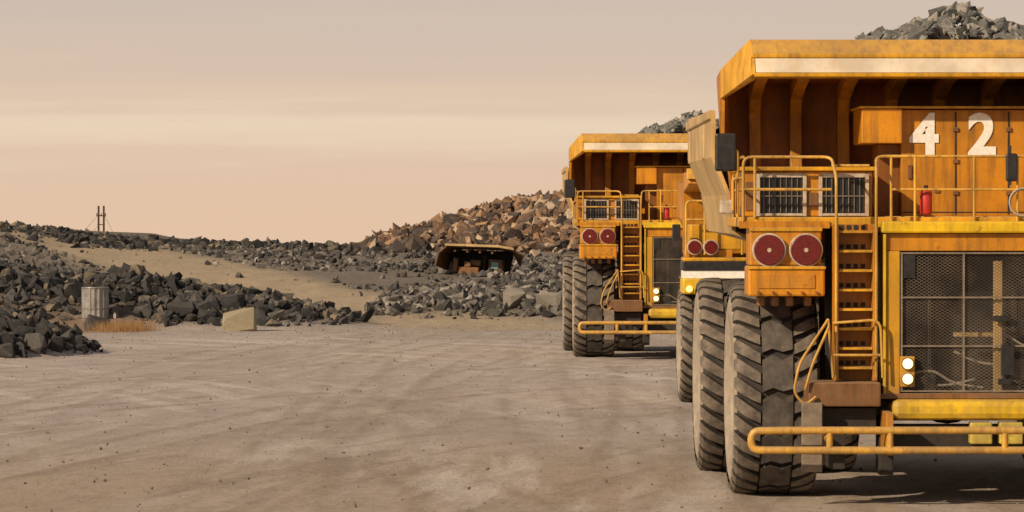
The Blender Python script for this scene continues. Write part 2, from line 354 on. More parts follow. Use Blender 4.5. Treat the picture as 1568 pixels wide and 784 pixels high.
    boxes('radiator_shroud',[(-1.3,-1.1,-1.75,-1.63,1.6,3.4),(.3,.6,-1.8,-1.63,2.2,3.1),(-.95,-.9,-1.8,-1.63,1.6,3.4)],M['dark'],T)
    tubes('hoses',[[(-1.2,-2.0,1.8),(-.9,-2.0,1.85),(-.6,-1.95,1.65),(-.2,-1.95,1.6)],[(-.6,-1.95,2.1),(-.3,-1.95,1.95),(.1,-1.95,1.9)],[(.0,-1.9,2.4),(.5,-1.9,2.1),(.9,-1.9,2.3)],[(-1.1,-1.95,1.65),(-.7,-1.95,1.62),(-.3,-1.95,1.72)]],.018,M['cable'],T,.2)
    boxes('grille_control_boxes',[(.02,.2,-2.2,-2.15,1.78,2.2),(-.1,.15,-2.2,-2.15,2.52,2.6),(-.02,.16,-2.2,-2.15,1.65,1.73)],M['black'],T)
    boxes('corner_screen_patch',[(-1.35,-1.16,-2.13,-2.11,3.12,3.44)],M['black'],T,.0)
    for s in (-1,1):
        box('headlamp_housing',min(s*1.37,s*1.17),max(s*1.37,s*1.17),-2.2,-2.15,1.62,2.04,M['yel'],T)
        for z in (1.94,1.73):
            cyl('headlamp_ring',(s*1.27,-2.22,z),'y',.09,.05,M['steel'],T); cyl('headlamp',(s*1.27,-2.25,z),'y',.07,.03,M['lamp'],T,20,.008)
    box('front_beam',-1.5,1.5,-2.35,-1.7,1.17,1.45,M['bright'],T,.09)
    box('front_beam_plate',-1.66,1.66,-2.2,-1.6,1.455,1.53,M['rust'],T,.01)
    boxes('bumper_hangers',[(s*1.58-.05,s*1.58+.05,-2.88,-1.8,.72,1.3) for s in (-1,1)],M['org'],T,.01)
    boxes('front_boxes',[(-.42,-.12,-2.35,-2.1,.84,1.14),(-.02,.3,-2.35,-2.1,.84,1.14)],M['beam'],T,.02)
    boxes('lower_crossmember',[(-1.5,1.5,-2.1,-1.9,.72,1.1)],M['dark'],T,.02)
    boxes('lower_crossmember_feet',[(-1.65,-1.45,-2.1,-1.6,.4,1.2),(1.45,1.65,-2.1,-1.6,.4,1.2)],M['dark'],T,.02)
    tubes('bumper',[[(2.6,-2.9,1.06),(-3.05,-2.9,1.06),(-3.46,-2.85,1.05),(-3.46,-2.85,.79),(-3.05,-2.9,.79),(3.05,-2.9,.79),(3.46,-2.85,.79),(3.46,-2.85,1.05),(2.6,-2.9,1.06)]],.054,M['tube'],T,.22)
    tubes('bumper_posts',[[(x,-2.9,.79),(x,-2.9,1.06)] for x in (-2.4,-1.58,-.02,1.58,2.4)]+[[(x,-2.9,.92),(x,-1.9,.95)] for x in (-2.4,2.4)],.045,M['tube'],T)
    for s in (-1,1):
        box('mirror',min(s*3.87,s*3.57),max(s*3.87,s*3.57),-1.30,-1.22,4.60,5.13,M['black'],T,.03)
        tubes('mirror_bracket',[[(s*3.55,-1.25,3.95),(s*3.55,-1.25,4.9),(s*3.75,-1.25,4.9)],[(s*3.55,-1.2,4.62),(s*3.75,-1.2,4.62)],[(s*3.62,-1.3,4.05),(s*3.62,-1.3,4.5),(s*3.4,-1.3,4.5)]],.022,M['tube'],T,.06)
    box('work_lamp',-3.8,-3.6,-1.3,-1.1,4.0,4.2,M['frame'],T,.03)
    cyl('fire_extinguisher',(-.95,-1.6,4.16),'z',.085,.34,M['redpaint'],T,20,.03); cyl('extinguisher_valve',(-.95,-1.6,4.36),'z',.03,.08,M['black'],T,12)
    ring=[(.38+.19*math.cos(a),-1.8,4.15+.19*math.sin(a)) for a in np.linspace(0,2*math.pi,25)]
    tubes('hose_coil',[ring,[(x*1.0-.01,y_-.03,z*1.0+.015) for x,y_,z in ring]],.014,M['cable'],T,.01)
    box('convex_mirror',.13,.29,-1.84,-1.79,4.45,4.84,M['black'],T,.03)
    tubes('antenna',[[(.2,-1.8,4.4),(.2,-1.8,4.95)]],.01,M['black'],T)
    # ---- dump body
    hx=3.36
    prism_x('canopy_lip_top',[(-.98,6.46),(-1.2,6.24),(-1.2,6.19),(-.95,6.20)],-hx,hx,M['yel'],T,.012)
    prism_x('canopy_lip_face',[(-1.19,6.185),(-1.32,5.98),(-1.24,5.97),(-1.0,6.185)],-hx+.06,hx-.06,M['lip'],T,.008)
    prism_x('canopy_lip_edge',[(-1.35,5.975),(-1.35,5.92),(-1.15,5.90),(-1.15,5.96)],-hx+.04,hx-.04,M['yel'],T,.008)
    for s in (-1,1):
        A=[(s*hx,-.98,6.46),(s*hx,-1.35,5.95),(s*hx,-1.15,5.89),(s*3.70,.35,5.68),(s*3.70,.35,6.08)]
        B=[(x-s*.05,y_,z) for x,y_,z in A]
        n=5; mkobj('canopy_end',A+B,[tuple(range(n)),tuple(range(n,2*n))[::-1]]+[(i,(i+1)%n,n+(i+1)%n,n+i) for i in range(n)],M['yel'],T,.008)
        A=[(s*3.70,.35,6.08),(s*3.70,.35,5.1),(s*3.45,.7,4.3),(s*3.45,1.6,4.3),(s*3.70,1.45,6.0)]
        B=[(x-s*.06,y_,z) for x,y_,z in A]
        mkobj('canopy_gusset',A+B,[tuple(range(n)),tuple(range(n,2*n))[::-1]]+[(i,(i+1)%n,n+(i+1)%n,n+i) for i in range(n)],M['org'],T,.008)
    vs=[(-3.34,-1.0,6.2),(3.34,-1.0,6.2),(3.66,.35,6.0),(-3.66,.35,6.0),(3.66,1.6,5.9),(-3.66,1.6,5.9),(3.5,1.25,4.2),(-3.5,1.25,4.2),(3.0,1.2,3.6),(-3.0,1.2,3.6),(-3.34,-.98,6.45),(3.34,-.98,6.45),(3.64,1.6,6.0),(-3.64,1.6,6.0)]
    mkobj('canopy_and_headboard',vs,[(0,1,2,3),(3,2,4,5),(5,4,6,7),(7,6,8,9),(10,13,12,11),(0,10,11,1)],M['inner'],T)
    vs=[];fs=[]
    for x in (-3.15,-2.55,-1.85,-1.15,-.45,.25,.95,1.65,2.35,2.95):
        w=.085
        pr=[(-1.05,6.19),(.35,5.99),(1.58,5.88),(1.23,4.2),(.98,4.2),(1.22,5.45),(1.05,5.68),(.3,5.83),(-1.0,6.0)]
        o=len(vs);n=len(pr); vs+=[(x-w,a,b) for a,b in pr]+[(x+w,a,b) for a,b in pr]
        fs+=[tuple(o+i for i in range(n))[::-1],tuple(o+i for i in range(n,2*n))]+[(o+i,o+(i+1)%n,o+n+(i+1)%n,o+n+i) for i in range(n)]
    mkobj('headboard_ribs',vs,fs,M['rib'],T,.012)
    box('headboard_channel',-3.45,3.45,1.0,1.3,4.15,4.3,M['org'],T)
    secs=[(1.3,5.52,0),(8.2,5.60,.12),(9.0,5.60,.3)]
    vs=[]
    for y_,zt,lift in secs:
        pts=[(-3.72,zt),(-3.72,4.85+lift*.3),(-3.50,4.30+lift*.3),(-3.42,3.75+lift*.3),(-2.2,3.35+lift),(2.2,3.35+lift),(3.42,3.75+lift*.3),(3.50,4.30+lift*.3),(3.72,4.85+lift*.3),(3.72,zt)]
        vs+=[(x,y_,z) for x,z in pts]
    fs=[];q_=10
    for q in range(2):
        for i in range(q_-1): fs.append((q*q_+i,q*q_+i+1,(q+1)*q_+i+1,(q+1)*q_+i))
    fs+=[tuple(range(2*q_,3*q_))]
    ob=mkobj('dump_body',vs,fs,M['flank'],T); so=ob.modifiers.new('s','SOLIDIFY'); so.thickness=.06
    boxes('side_bolsters',[(s*3.76-.04,s*3.76+.04,yy,yy+.3,4.85,5.38) for s in (-1,1) for yy in (3.4,7.9)]+[(s*3.77-.05,s*3.77+.05,1.5,8.6,5.40,5.54) for s in (-1,1)],M['flank'],T,.02)
    boxes('hoist_and_body_rails',[(-1.2,-.9,1.4,8.5,1.85,3.4),(.9,1.2,1.4,8.5,1.85,3.4)],M['dark'],T)
    N=6500; px=rng.uniform(-3.4,3.4,N); py=rng.uniform(1.7,8.6,N)
    hz=lambda x,y_: 7.08-.30*np.abs(x-.1)**1.35-.15*np.abs(y_-3.9)**1.2+.10*np.sin(x*4.3+1.9*y_)+.05*np.sin(x*9)
    zz=np.maximum(hz(px,py),5.35); zz=np.minimum(zz,5.3+(3.6-np.abs(px))*1.3)
    rocks('rock_load',np.stack([px,py,zz],1),.05+.15*rng.random(N)**3,M['rk_load'],T)
    mkobj('load_core',[(x,y_,5.3) for x,y_ in ((-3.6,1.7),(3.6,1.7),(3.6,8.8),(-3.6,8.8))]+[(.1,3.9,6.9),(-1.6,3.9,6.3),(1.8,3.9,6.3)],[(0,1,4),(1,2,6),(1,6,4),(2,3,4),(2,4,6),(3,0,5),(3,5,4),(0,4,5)],M['rk_load'],T)
    return T
T1=build_truck(); T1.location=(6.71,53.4,0)
def dup(T,name,loc,rotz=0):
    E=bpy.data.objects.new(name,None); COL.objects.link(E)
    for c in list(T.children):
        if c.name.startswith('number_'): continue
        o=c.copy(); COL.objects.link(o); o.parent=E
    E.location=loc; E.rotation_euler=(0,0,rotz); return E
T2=dup(T1,'haul_truck.001',(5.37,108.1,0))

def build_small():
    T=bpy.data.objects.new('haul_truck.002',None); COL.objects.link(T)
    R=1.22; tm=tyre_mesh(R,.85,30); rm=rim_mesh(R,.85)
    for s in (-1,1):
        wheel(T,tm,rm,s*2.38,0,R,flip=s>0); wheel(T,tm,rm,s*2.2,4.3,R,flip=s>0); wheel(T,tm,rm,s*1.3,4.3,R,flip=s>0)
        X=lambda a,b:(min(s*a,s*b),max(s*a,s*b))
        box('fender_lower',*X(2.78,1.2),-1.45,-.2,2.36,2.70,M['bright'],T,.04)
        box('fender_stripe',*X(2.76,1.2),-1.42,-.2,2.70,2.86,M['white'],T,.0)
        box('fender_band',*X(2.78,1.2),-1.45,-.2,2.86,3.06,M['black'],T,.02)
        box('fender_top',*X(2.76,1.2),-1.40,-.2,3.06,3.14,M['yel'],T,.02)
        box('lamp_bracket',*X(2.7,1.7),-1.1,-.3,3.14,3.30,M['org'],T)
        for x in (2.52,2.17):
            cyl('lamp_ring',(s*x,-1.2,3.36),'y',.17,.12,M['frame'],T); cyl('lamp_lens',(s*x,-1.27,3.36),'y',.14,.03,M['red'],T)
        cyl('marker_lamp',(s*2.64,-1.47,2.47),'y',.07,.05,M['amber'],T)
        box('deck_box',*X(2.6,1.5),-.9,.5,3.3,3.85,M['yel'],T,.03)
        tubes('deck_rail',[[(s*2.7,-1.2,3.2),(s*2.7,-1.2,4.35),(s*1.5,-1.2,4.35),(s*1.5,-1.2,3.2)],[(s*2.7,-1.2,3.95),(s*1.5,-1.2,3.95)],[(s*2.3,-1.2,3.2),(s*2.3,-1.2,4.35)]],.025,M['tube'],T)
        box('mirror',*X(3.0,2.82),-1.3,-1.24,3.5,3.85,M['black'],T,.02)
    box('chassis',-.9,.9,-1.3,7,1.0,1.6,M['dark'],T); box('grille',-1.15,1.15,-1.5,-.2,1.3,3.1,M['dark'],T); box('bumper',-2.1,2.1,-1.9,-1.55,.7,1.2,M['yel'],T,.05)
    cyl('axle',(0,0,1.1),'x',.2,4,M['dark'],T); cyl('rear_axle',(0,4.3,1.2),'x',.4,3.4,M['dark'],T)
    box('cab',.2,1.9,-1.0,.8,3.15,4.7,M['yel'],T,.05); box('cab_window',.35,1.75,-1.03,-1.003,3.8,4.5,M['glass'],T)
    prism_x('canopy',[(-1.0,4.98),(-1.15,4.72),(-1.0,4.68),(1.2,4.55),(1.35,3.2),(1.5,3.2),(1.5,4.98)],-2.65,2.65,M['org'],T,.02)
    prism_x('canopy_edge',[(-1.05,5.05),(-1.22,4.82),(-1.0,4.82)],-2.68,2.68,M['yel'],T,.01)
    vs=[]
    for y_,l in ((1.5,0),(6.8,.3)):
        vs+=[(x,y_,z+l*.5) for x,z in ((-2.5,4.7),(-2.5,3.9),(-2.0,2.9),(2.0,2.9),(2.5,3.9),(2.5,4.7))]
    ob=mkobj('dump_body',vs,[(i,i+1,i+7,i+6) for i in range(5)]+[(6,7,8,9,10,11)],M['org'],T); ob.modifiers.new('s','SOLIDIFY').thickness=.05
    N=900; px=rng.uniform(-2.3,2.3,N); py=rng.uniform(1.6,6.6,N)
    rocks('rock_load',np.stack([px,py,4.45+.4*np.clip(1-(px/2.3)**2,0,1)],1),.07+.18*rng.random(N)**2,M['rk_load'],T)
    return T
T3=build_small(); T3.location=(6.42,80.8,0)

# ------------------------------------------------------------ terrain
def sm(a,b,t):
    t=np.clip((t-a)/(b-a),0,1); return t*t*(3-2*t)
def wob(x,y,f,seed):
    r=np.random.default_rng(seed); o=0
    for i in range(6):
        a=r.uniform(0,6.28); k=f*r.uniform(.6,1.8); o=o+np.sin((x*math.cos(a)+y*math.sin(a))*k+r.uniform(0,6.28))
    return o/6
def berm(x,y):
    A=np.interp(x,[-60,-40,-21,-19.4,-17.5,-15.8,-14.4,-12,-9.5,-7,-5.0],[1.8,2.0,2.1,1.95,1.6,1.45,1.75,1.25,.9,.38,0])
    w=np.interp(x,[-18,-13],[7.5,5.5]); t=np.clip(1-np.abs(y-141)/w,0,1)
    return A*np.minimum(1,t*1.25)**1.1*(1+.18*wob(x,y,1.6,77))
def pileL(x,y):
    r=np.sqrt(((x+17.6)/5.4)**2+((y-111)/5.)**2); return 1.65*np.clip(1-r,0,1)**.9
def moundR(x,y):
    A=np.interp(x,[-6.0,-4.5,-2.2,0,2,15,25],[0,.40,.55,.62,1.15,1.3,0]); t=np.clip(1-np.abs(y-152)/9,0,1); return A*np.minimum(1,t*1.2)*(1+.25*wob(x,y,1.1,79))
def big(x,y):
    return np.interp(x,[-9,-6.9,-4.7,-3.2,-1.7,.6,3.6,15,40],[0,.62,1.05,1.5,1.95,2.5,2.65,2.5,1.0])*sm(197,214,y)*(1+.06*wob(x,y,1.3,78))
# wheel paths pressed into the yard: (x at y=45, slope, curvature, strength)
PATHS=[(-1.5,.02,.0004,1.),(1.2,-.05,.0002,.8),(-9,.17,-.0004,.9),(-14,.24,-.0009,.8),(4,-.20,.0016,.9),(-5,-.12,.0017,.7),(-7,.05,.0006,.8),(-19,.30,-.0011,.6),(3.7,0.0,0.,.8)]
def tracks(x,y):
    light=0;edge=0
    for i,(a,b,c_,s_) in enumerate(PATHS):
        d=y-45; xc=a+b*d+c_*d*d+.25*np.sin(y*.11+i)
        br=.55+.45*np.clip(wob(x*.3,y,.16,60+i)*2,-1,1)
        for o in (-3.0,3.0):
            u=np.abs(x-xc-o)
            light=np.maximum(light,s_*br*(1-sm(.42,.62,u))*(.72+.28*np.sin(y*7.5+np.abs(x-xc-o)*5)))
            edge=np.maximum(edge,s_*br*sm(.5,.62,u)*(1-sm(.70,.95,u)))
    m=1-sm(128,138,y)
    return light*m,edge*m
def H(x,y):
    c=np.interp(x,[-90,-60,-29,-26.5,-24,-20,-14,-8.4,0,20,90],[2.5,3.4,3.5,3.35,2.85,2.6,2.4,2.3,2.3,2.3,2])
    h=c*(.55*sm(134,185,y)+.45*sm(150,213,y))
    h=h-.35*np.exp(-((x+.8)/5)**2)*sm(150,172,y)*(1-sm(190,200,y))
    off=sm(132,160,y)
    h=h+off*(.18*wob(x,y,.5,3)+.10*wob(x,y,1.4,5))+big(x,y)+berm(x,y)+pileL(x,y)+moundR(x,y)
    h=h+(.012*wob(x,y,.6,8)+.010*wob(x,y,2.2,9))*sm(45,60,y)
    far=sm(224,600,y); h=h*(1-far)+(-3.3)*far
    h=h-np.clip(y-600,0,None)*.035
    return h
rampc=lambda y:np.interp(y,[136,150,170,200,230],[0,-5.5,-13,-23,-34])
xs=np.concatenate([np.linspace(-900,-60,30),np.linspace(-58,-32,27),np.arange(-31,22,.16),np.linspace(22.5,60,30),np.linspace(70,900,30)])
ys=np.concatenate([np.linspace(-60,40,15),np.arange(42,98,.27),np.arange(98,236,.4),np.arange(240,640,12),np.linspace(660,4000,40)])
X,Y=np.meshgrid(xs,ys); TL,TE=tracks(X,Y); Z=H(X,Y)-.018*TL+.022*TE
nx,ny=len(xs),len(ys)
V=np.stack([X,Y,Z],-1).reshape(-1,3); I=np.arange(nx*ny).reshape(ny,nx)
F=np.stack([I[:-1,:-1],I[:-1,1:],I[1:,1:],I[1:,:-1]],-1).reshape(-1,4)
me=bpy.data.meshes.new('ground'); me.vertices.add(len(V)); me.vertices.foreach_set('co',V.ravel().astype(np.float32))
me.loops.add(F.size); me.loops.foreach_set('vertex_index',F.ravel().astype(np.int32)); me.polygons.add(len(F)); me.polygons.foreach_set('loop_start',np.arange(0,F.size,4,dtype=np.int32))
me.update(calc_edges=True); me.polygons.foreach_set('use_smooth',[True]*len(F))
def mixc(a,b,w): return a*(1-w[...,None])+np.array(b)*w[...,None]
C=np.zeros(X.shape+(3,))+np.array((.52,.455,.42))
C=mixc(C,(.50,.385,.275),(1-sm(50,76,Y))*.85)
C=mixc(C,(.44,.38,.34),sm(108,132,Y)*.7)
C=mixc(C,(.66,.60,.55),TL*.65); C=mixc(C,(.33,.26,.20),TE*.6)
C=mixc(C,(.19,.16,.13),sm(136,148,Y))
rc=rampc(Y); ramp=np.clip(1-np.abs(X-rc)/np.interp(Y,[136,200],[5,6]),0,1)*sm(133,139,Y)*(1-sm(204,210,Y))
C=mixc(C,(.46,.36,.24),np.clip(ramp*2.2,0,1)*.92)
C=mixc(C,(.10,.07,.05),sm(200,208,Y)*(X>-9))
C=mixc(C,(.045,.04,.036),np.clip(berm(X,Y)*2,0,1)*.9)
C=mixc(C,(.22,.125,.065),np.clip(1-np.abs(X+16.5)/3.8,0,1)**.5*np.clip(1-np.abs(Y-134.0)/4.5,0,1)*1.0)
C=mixc(C,(.045,.04,.036),np.clip(pileL(X,Y)*3,0,1)); C=mixc(C,(.08,.07,.06),np.clip(moundR(X,Y)*2,0,1)*.9)
ca=me.color_attributes.new('soil','FLOAT_COLOR','POINT'); ca.data.foreach_set('color',np.concatenate([C,np.ones(C.shape[:2]+(1,))],-1).ravel().astype(np.float32))
t=NT('dirt_ground'); a=t.new('ShaderNodeAttribute',attribute_name='soil')
n1=t.noise(.16,6,.65,vec=t.coord((1,.32,1),(0,0,.35)),dist=.6); n2=t.noise(1.5,9,.8,vec=t.coord((1,.45,1))); n3=t.noise(9,9,.85,vec=t.coord((1,.45,1)))
def arcs(cx,cy,k,seed,ka=6.):
    s_=t.new('ShaderNodeSeparateXYZ'); t.l.new(t.coord(loc=(-cx,-cy,0)),s_.inputs[0])
    r_=t.math('SQRT',t.math('ADD',t.math('MULTIPLY',s_.outputs[0],s_.outputs[0]),t.math('MULTIPLY',s_.outputs[1],s_.outputs[1])))
    th=t.math('ARCTAN2',s_.outputs[1],s_.outputs[0])
    cb=t.new('ShaderNodeCombineXYZ'); t.l.new(t.math('MULTIPLY',r_,k),cb.inputs[0]); t.l.new(t.math('MULTIPLY',th,ka),cb.inputs[1]); cb.inputs[2].default_value=seed
    return t.noise(1.0,5,.6,vec=cb.outputs[0],dist=.25)
ta=arcs(-75,60,.9,1.); tb=arcs(70,40,1.3,5.)
yard=t.new('ShaderNodeSeparateXYZ'); t.l.new(t.coord(),yard.inputs[0]); ym=t.rng(yard.outputs[1],142,132)
base=a.outputs['Color']
col=t.mix(t.math('MULTIPLY',t.rng(n1,.44,.68,0,.6),ym),base,(.33,.26,.20))
patch=t.rng(t.noise(.09,4,.6,vec=t.coord((1,.35,1))),.42,.58)
col=t.mix(t.math('MULTIPLY',t.math('MULTIPLY',t.rng(ta,.50,.60,0,.7),ym),patch),col,(.72,.66,.61))
col=t.mix(t.math('MULTIPLY',t.rng(tb,.54,.62,0,.45),ym),col,(.31,.24,.185))
col=t.mix(t.rng(n2,.46,.64,0,.55),col,t.mix(.5,col,(.13,.095,.07)))
col=t.mix(t.rng(n2,.44,.32,0,.5),col,t.mix(.3,col,(.8,.72,.64)))
col=t.mix(t.rng(n3,.50,.62,0,.6),col,t.mix(.55,col,(.10,.075,.055)))
b1=t.bump(n2,.8,.10); b2=t.bump(n3,.9,.045,b1)
me.materials.append(t.fin(col,.95,0,b2))
g=bpy.data.objects.new('ground',me); COL.objects.link(g)

def scatter(name,x0,x1,y0,y1,N,dens,s0,s1,mat,pw=3,sink=.25,parent=None,spread=.28):
    x=rng.uniform(x0,x1,N);y=rng.uniform(y0,y1,N); k=rng.random(N)<dens(x,y); x=x[k];y=y[k]
    s=s0+(s1-s0)*rng.random(len(x))**pw
    z=H(x,y)+s*(.5-sink)
    cl=np.clip(.5+.35*wob(x,y,.5,21)+spread*rng.normal(size=len(x)),0,1)
    return rocks(name,np.stack([x,y,z],1),s,mat,parent,cl)
scatter('rock_berm',-30,-4.6,133,148,32000,lambda x,y:np.clip(berm(x,y)*1.6-.1,0,1)*np.where((x<-13.8)&(y<138),.16,1)*np.where(y<142,1,.5),.05,.50,M['rk_dark'],4.2)
scatter('rock_berm.001',-30,-12.0,104,118,11000,lambda x,y:np.clip(pileL(x,y)*4,0,1),.05,.50,M['rk_dark'],3.2)
scatter('rock_ridge',-45,-7,196,221,26000,lambda x,y:np.clip(sm(200,211,y)+.08,0,1)*np.clip(.65+.6*wob(x,y,.35,31),.1,1),.07,.48,M['rk_dark'],4.5)
scatter('rubble_mound',-9,22,196,222,36000,lambda x,y:np.clip(big(x,y)*1.2,0,1),.08,.75,M['rk_brown'],4,spread=.34)
scatter('rubble_mound.001',-7,18,143,160,26000,lambda x,y:np.clip(moundR(x,y)*2.2-.05,0,1)*np.clip(.8+.5*wob(x,y,.5,41),.25,1),.04,.46,M['rk_grey'],4.5,spread=.34)
scatter('slope_rubble',-30,12,150,205,20000,lambda x,y:np.clip(.5+.9*wob(x,y,.25,51)+.5*np.exp(-((x+1)/5)**2),.08,1)*np.where(np.abs(x-rampc(y))<4.2,.03,1),.04,.36,M['rk_grey'],4.2)
scatter('gravel',-26,14,48,140,26000,lambda x,y:.35+.65*np.clip(sm(127,136,y)+ (x<-11.5)*.4*sm(95,105,y),0,1),.010,.050,M['gravel'],5,sink=.2)
def boulder(name,x,y,s,mat,seed,zo=.3):
    import bmesh
    bm=bmesh.new(); r=np.random.default_rng(seed)
    for p in r.normal(size=(15,3)):
        p/=np.linalg.norm(p); bm.verts.new((np.sign(p[0])*abs(p[0])**.6,np.sign(p[1])*abs(p[1])**.6,np.sign(p[2])*abs(p[2])**.6))
    gg=bmesh.ops.convex_hull(bm,input=bm.verts); bmesh.ops.delete(bm,geom=[e for e in gg['geom_interior'] if isinstance(e,bmesh.types.BMVert)],context='VERTS')
    me=bpy.data.meshes.new(name); bm.to_mesh(me); bm.free(); me.materials.append(mat)
    a=me.attributes.new('rnd','FLOAT','FACE'); a.data.foreach_set('value',[.3+.4*r.random() for _ in me.polygons])
    o=bpy.data.objects.new(name,me); COL.objects.link(o); o.scale=s; o.location=(x,y,float(H(np.array(x),np.array(y)))+zo*s[2])
    b=o.modifiers.new('b','BEVEL'); b.width=.06; b.segments=2
    return o
boulder('boulder',-9.75,133.6,(.68,.5,.55),M['rk_tan'],11,.70)
boulder('boulder.001',-14.9,134.6,(.6,.5,.45),M['rk_grey'],5,.6)
boulder('boulder.002',-16.2,138,(.45,.4,.45),M['rk_grey'],6,.6)
boulder('boulder.003',-10.3,138,(.5,.4,.42),M['rk_dark'],8,.7)
boulder('boulder.004',-18.0,134.5,(.5,.4,.3),M['rk_tan'],9,.5)
boulder('boulder.005',.1,147,(.55,.5,.45),M['rk_pale'],10,.8)
boulder('boulder.006',1.5,146,(.6,.5,.4),M['rk_pale'],14,.6)
boulder('boulder.007',-12.2,137,(.55,.45,.38),M['rk_dark'],15,.7)
boulder('boulder.008',-13.9,108,(.42,.4,.32),M['rk_grey'],16,.6)
boulder('boulder.009',-14.6,107,(.35,.3,.25),M['rk_grey'],17,.6)

n=64; R=.48; vs=[];fs=[]
dx,dy=-15.25,136.2; z0=float(H(np.array(dx),np.array(dy)))-.05
for k,(z,rr) in enumerate(((0,1),(1.12,1),(1.12,.9),(0.2,.9))):
    for i in range(n):
        a_=2*math.pi*i/n; r_=R*rr*(1+(.035 if i%4<2 else -.02)); vs.append((dx+r_*math.cos(a_),dy+r_*math.sin(a_),z0+z))
for k in range(3):
    for i in range(n): fs.append((k*n+i,k*n+(i+1)%n,(k+1)*n+(i+1)%n,(k+1)*n+i))
dr=bpy.data.objects.new('corrugated_metal_drum',None); COL.objects.link(dr)
M['galv']=simple('galvanised_steel',(.38,.36,.34),(.20,.185,.17),3,.45,.4)
mkobj('drum_shell',vs,fs,M['galv'],dr)
cyl('drum_rim',(dx,dy,z0+1.11),'z',R*1.05,.05,M['galv'],dr,32); cyl('drum_base_band',(dx,dy,z0+.35),'z',R*1.045,.03,M['steel'],dr,32)
st=bpy.data.objects.new('marker_stake',None); COL.objects.link(st)
z1=float(H(np.array(-14.4),np.array(135.)))
boxes('stake',[(-14.42,-14.385,135,135.04,z1-.1,z1+.62)],M['stake'],st); boxes('stake_tag',[(-14.45,-14.36,134.98,134.997,z1+.42,z1+.58)],M['stake'],st,0)

vs=[];fs=[]
for cx,cy,nb,sp_ in ((-14.1,133.6,1500,.5),(-13.7,134.4,900,.4),(-16.8,132.8,350,.6),(-19.5,134.5,300,.6)):
    for i in range(nb):
        x=cx+random.gauss(0,sp_);y=cy+random.gauss(0,sp_*1.5); z=float(H(np.array(x),np.array(y))); h_=random.uniform(.12,.5); a_=random.uniform(0,6.28); l=random.uniform(0,.2)
        o=len(vs); vs+=[(x,y,z-.02),(x+.012*math.cos(a_),y+.012*math.sin(a_),z-.02),(x+l*math.cos(a_*3),y+l*math.sin(a_*3),z+h_)]; fs.append((o,o+1,o+2))
mkobj('dry_grass',vs,fs,simple('dry_grass_blades',(.26,.13,.045),(.40,.24,.10),3,.8))

U=bpy.data.objects.new('utility_pole',None); COL.objects.link(U)
ux,uy=-66.2,600; uz=-3.3
for s in (-.42,.42): cyl('pole',(ux+s,uy,uz+4.9),'z',.16,10.2,M['wood'],U,10)
boxes('crossarms',[(ux-.75,ux+.75,uy-.1,uy+.1,uz+8.3,uz+8.5),(ux-.6,ux+.6,uy-.1,uy+.1,uz+6.9,uz+7.05)],M['wood'],U)
boxes('insulators',[(ux+s-.07,ux+s+.07,uy-.07,uy+.07,uz+8.5,uz+8.8) for s in (-.7,0,.7)],M['black'],U)
tubes('guy_wires',[[(ux-.5,uy,uz+8.5),(ux-7.5,uy,uz+.5)],[(ux-.5,uy,uz+6.8),(ux-5.5,uy,uz+.5)],[(ux+.5,uy,uz+8.5),(ux+4.5,uy,uz+.5)]],.022,M['wood'],U)

# rusty old machine with a wide drooping dump canopy, half hidden behind the mound
W=bpy.data.objects.new('dump_truck',None); COL.objects.link(W)
W.location=(-1.45,180.,1.38); W.rotation_euler=(0,math.radians(3.5),math.radians(-6))
M['brown']=paint('brown_rusted_paint',(.13,.055,.02),amount=.6,rust=.7,dust=(.40,.29,.18),dustamt=.75)
def lofty(name,rows,mat,th=.05):
    n=len(rows[0]); vs=[p for r_ in rows for p in r_]; fs=[(i*n+j,i*n+j+1,(i+1)*n+j+1,(i+1)*n+j) for i in range(len(rows)-1) for j in range(n-1)]
    o=mkobj(name,vs,fs,mat,W); o.modifiers.new('s','SOLIDIFY').thickness=th; return o
# bent sheet: roof wide at the front lip, sides flaring down and out
lofty('canopy_sheet',[[(-2.15,-1.6,.35),(-2.0,-1.7,1.0),(-1.6,-1.8,1.34),(.9,-1.8,1.42),(1.6,-1.7,1.34),(2.15,-1.6,1.12)],
                      [(-1.85,0,.15),(-1.75,0,.95),(-1.4,0,1.28),(.8,0,1.36),(1.45,0,1.25),(1.9,0,.8)],
                      [(-1.7,1.6,.0),(-1.6,1.6,.85),(-1.3,1.6,1.2),(.8,1.6,1.28),(1.3,1.6,1.15),(1.7,1.6,.5)]],M['brown'],.07)
lofty('canopy_lip',[[(-1.65,-1.86,1.42),(.9,-1.86,1.50),(1.62,-1.78,1.42)],[(-1.68,-1.9,1.32),(.9,-1.9,1.39),(1.66,-1.8,1.31)]],M['flank'],.03)
boxes('canopy_ribs',[(x-.05,x+.05,-1.6,1.0,1.06,1.18) for x in (-1.2,-.6,0,.6)],M['brown'],W)
lofty('headboard',[[(-1.7,1.0,1.1),(1.4,1.0,1.2)],[(-1.5,.8,-.3),(1.2,.8,-.3)]],M['dark'])
box('cab',.35,1.0,-.5,.6,-.2,.78,M['brown'],W); box('cab_window',.48,.82,-.53,-.503,.34,.66,M['cyan'],W)
boxes('engine_block',[(-1.1,-.1,-.7,.5,-.3,.35),(-.8,-.5,-.75,-.2,.35,.62),(-1.4,-1.15,-.5,.3,-.3,.75)],M['rust'],W,.04)
cyl('air_filter',(-.3,-.4,.55),'x',.16,.5,M['brown'],W,16); cyl('exhaust',(.1,-.2,.5),'z',.07,.9,M['dark'],W,12)
boxes('bumper_beam',[(-1.5,1.4,-1.1,-.9,-.42,-.2)],M['brown'],W,.03)
for s in (-1.25,1.0):
    for yy in (-.5,2.0): cyl('wheel',(s,yy,-.55),'x',.62,.5,M['rubber'],W); cyl('hub',(s,yy,-.55),'x',.25,.54,M['brown'],W)
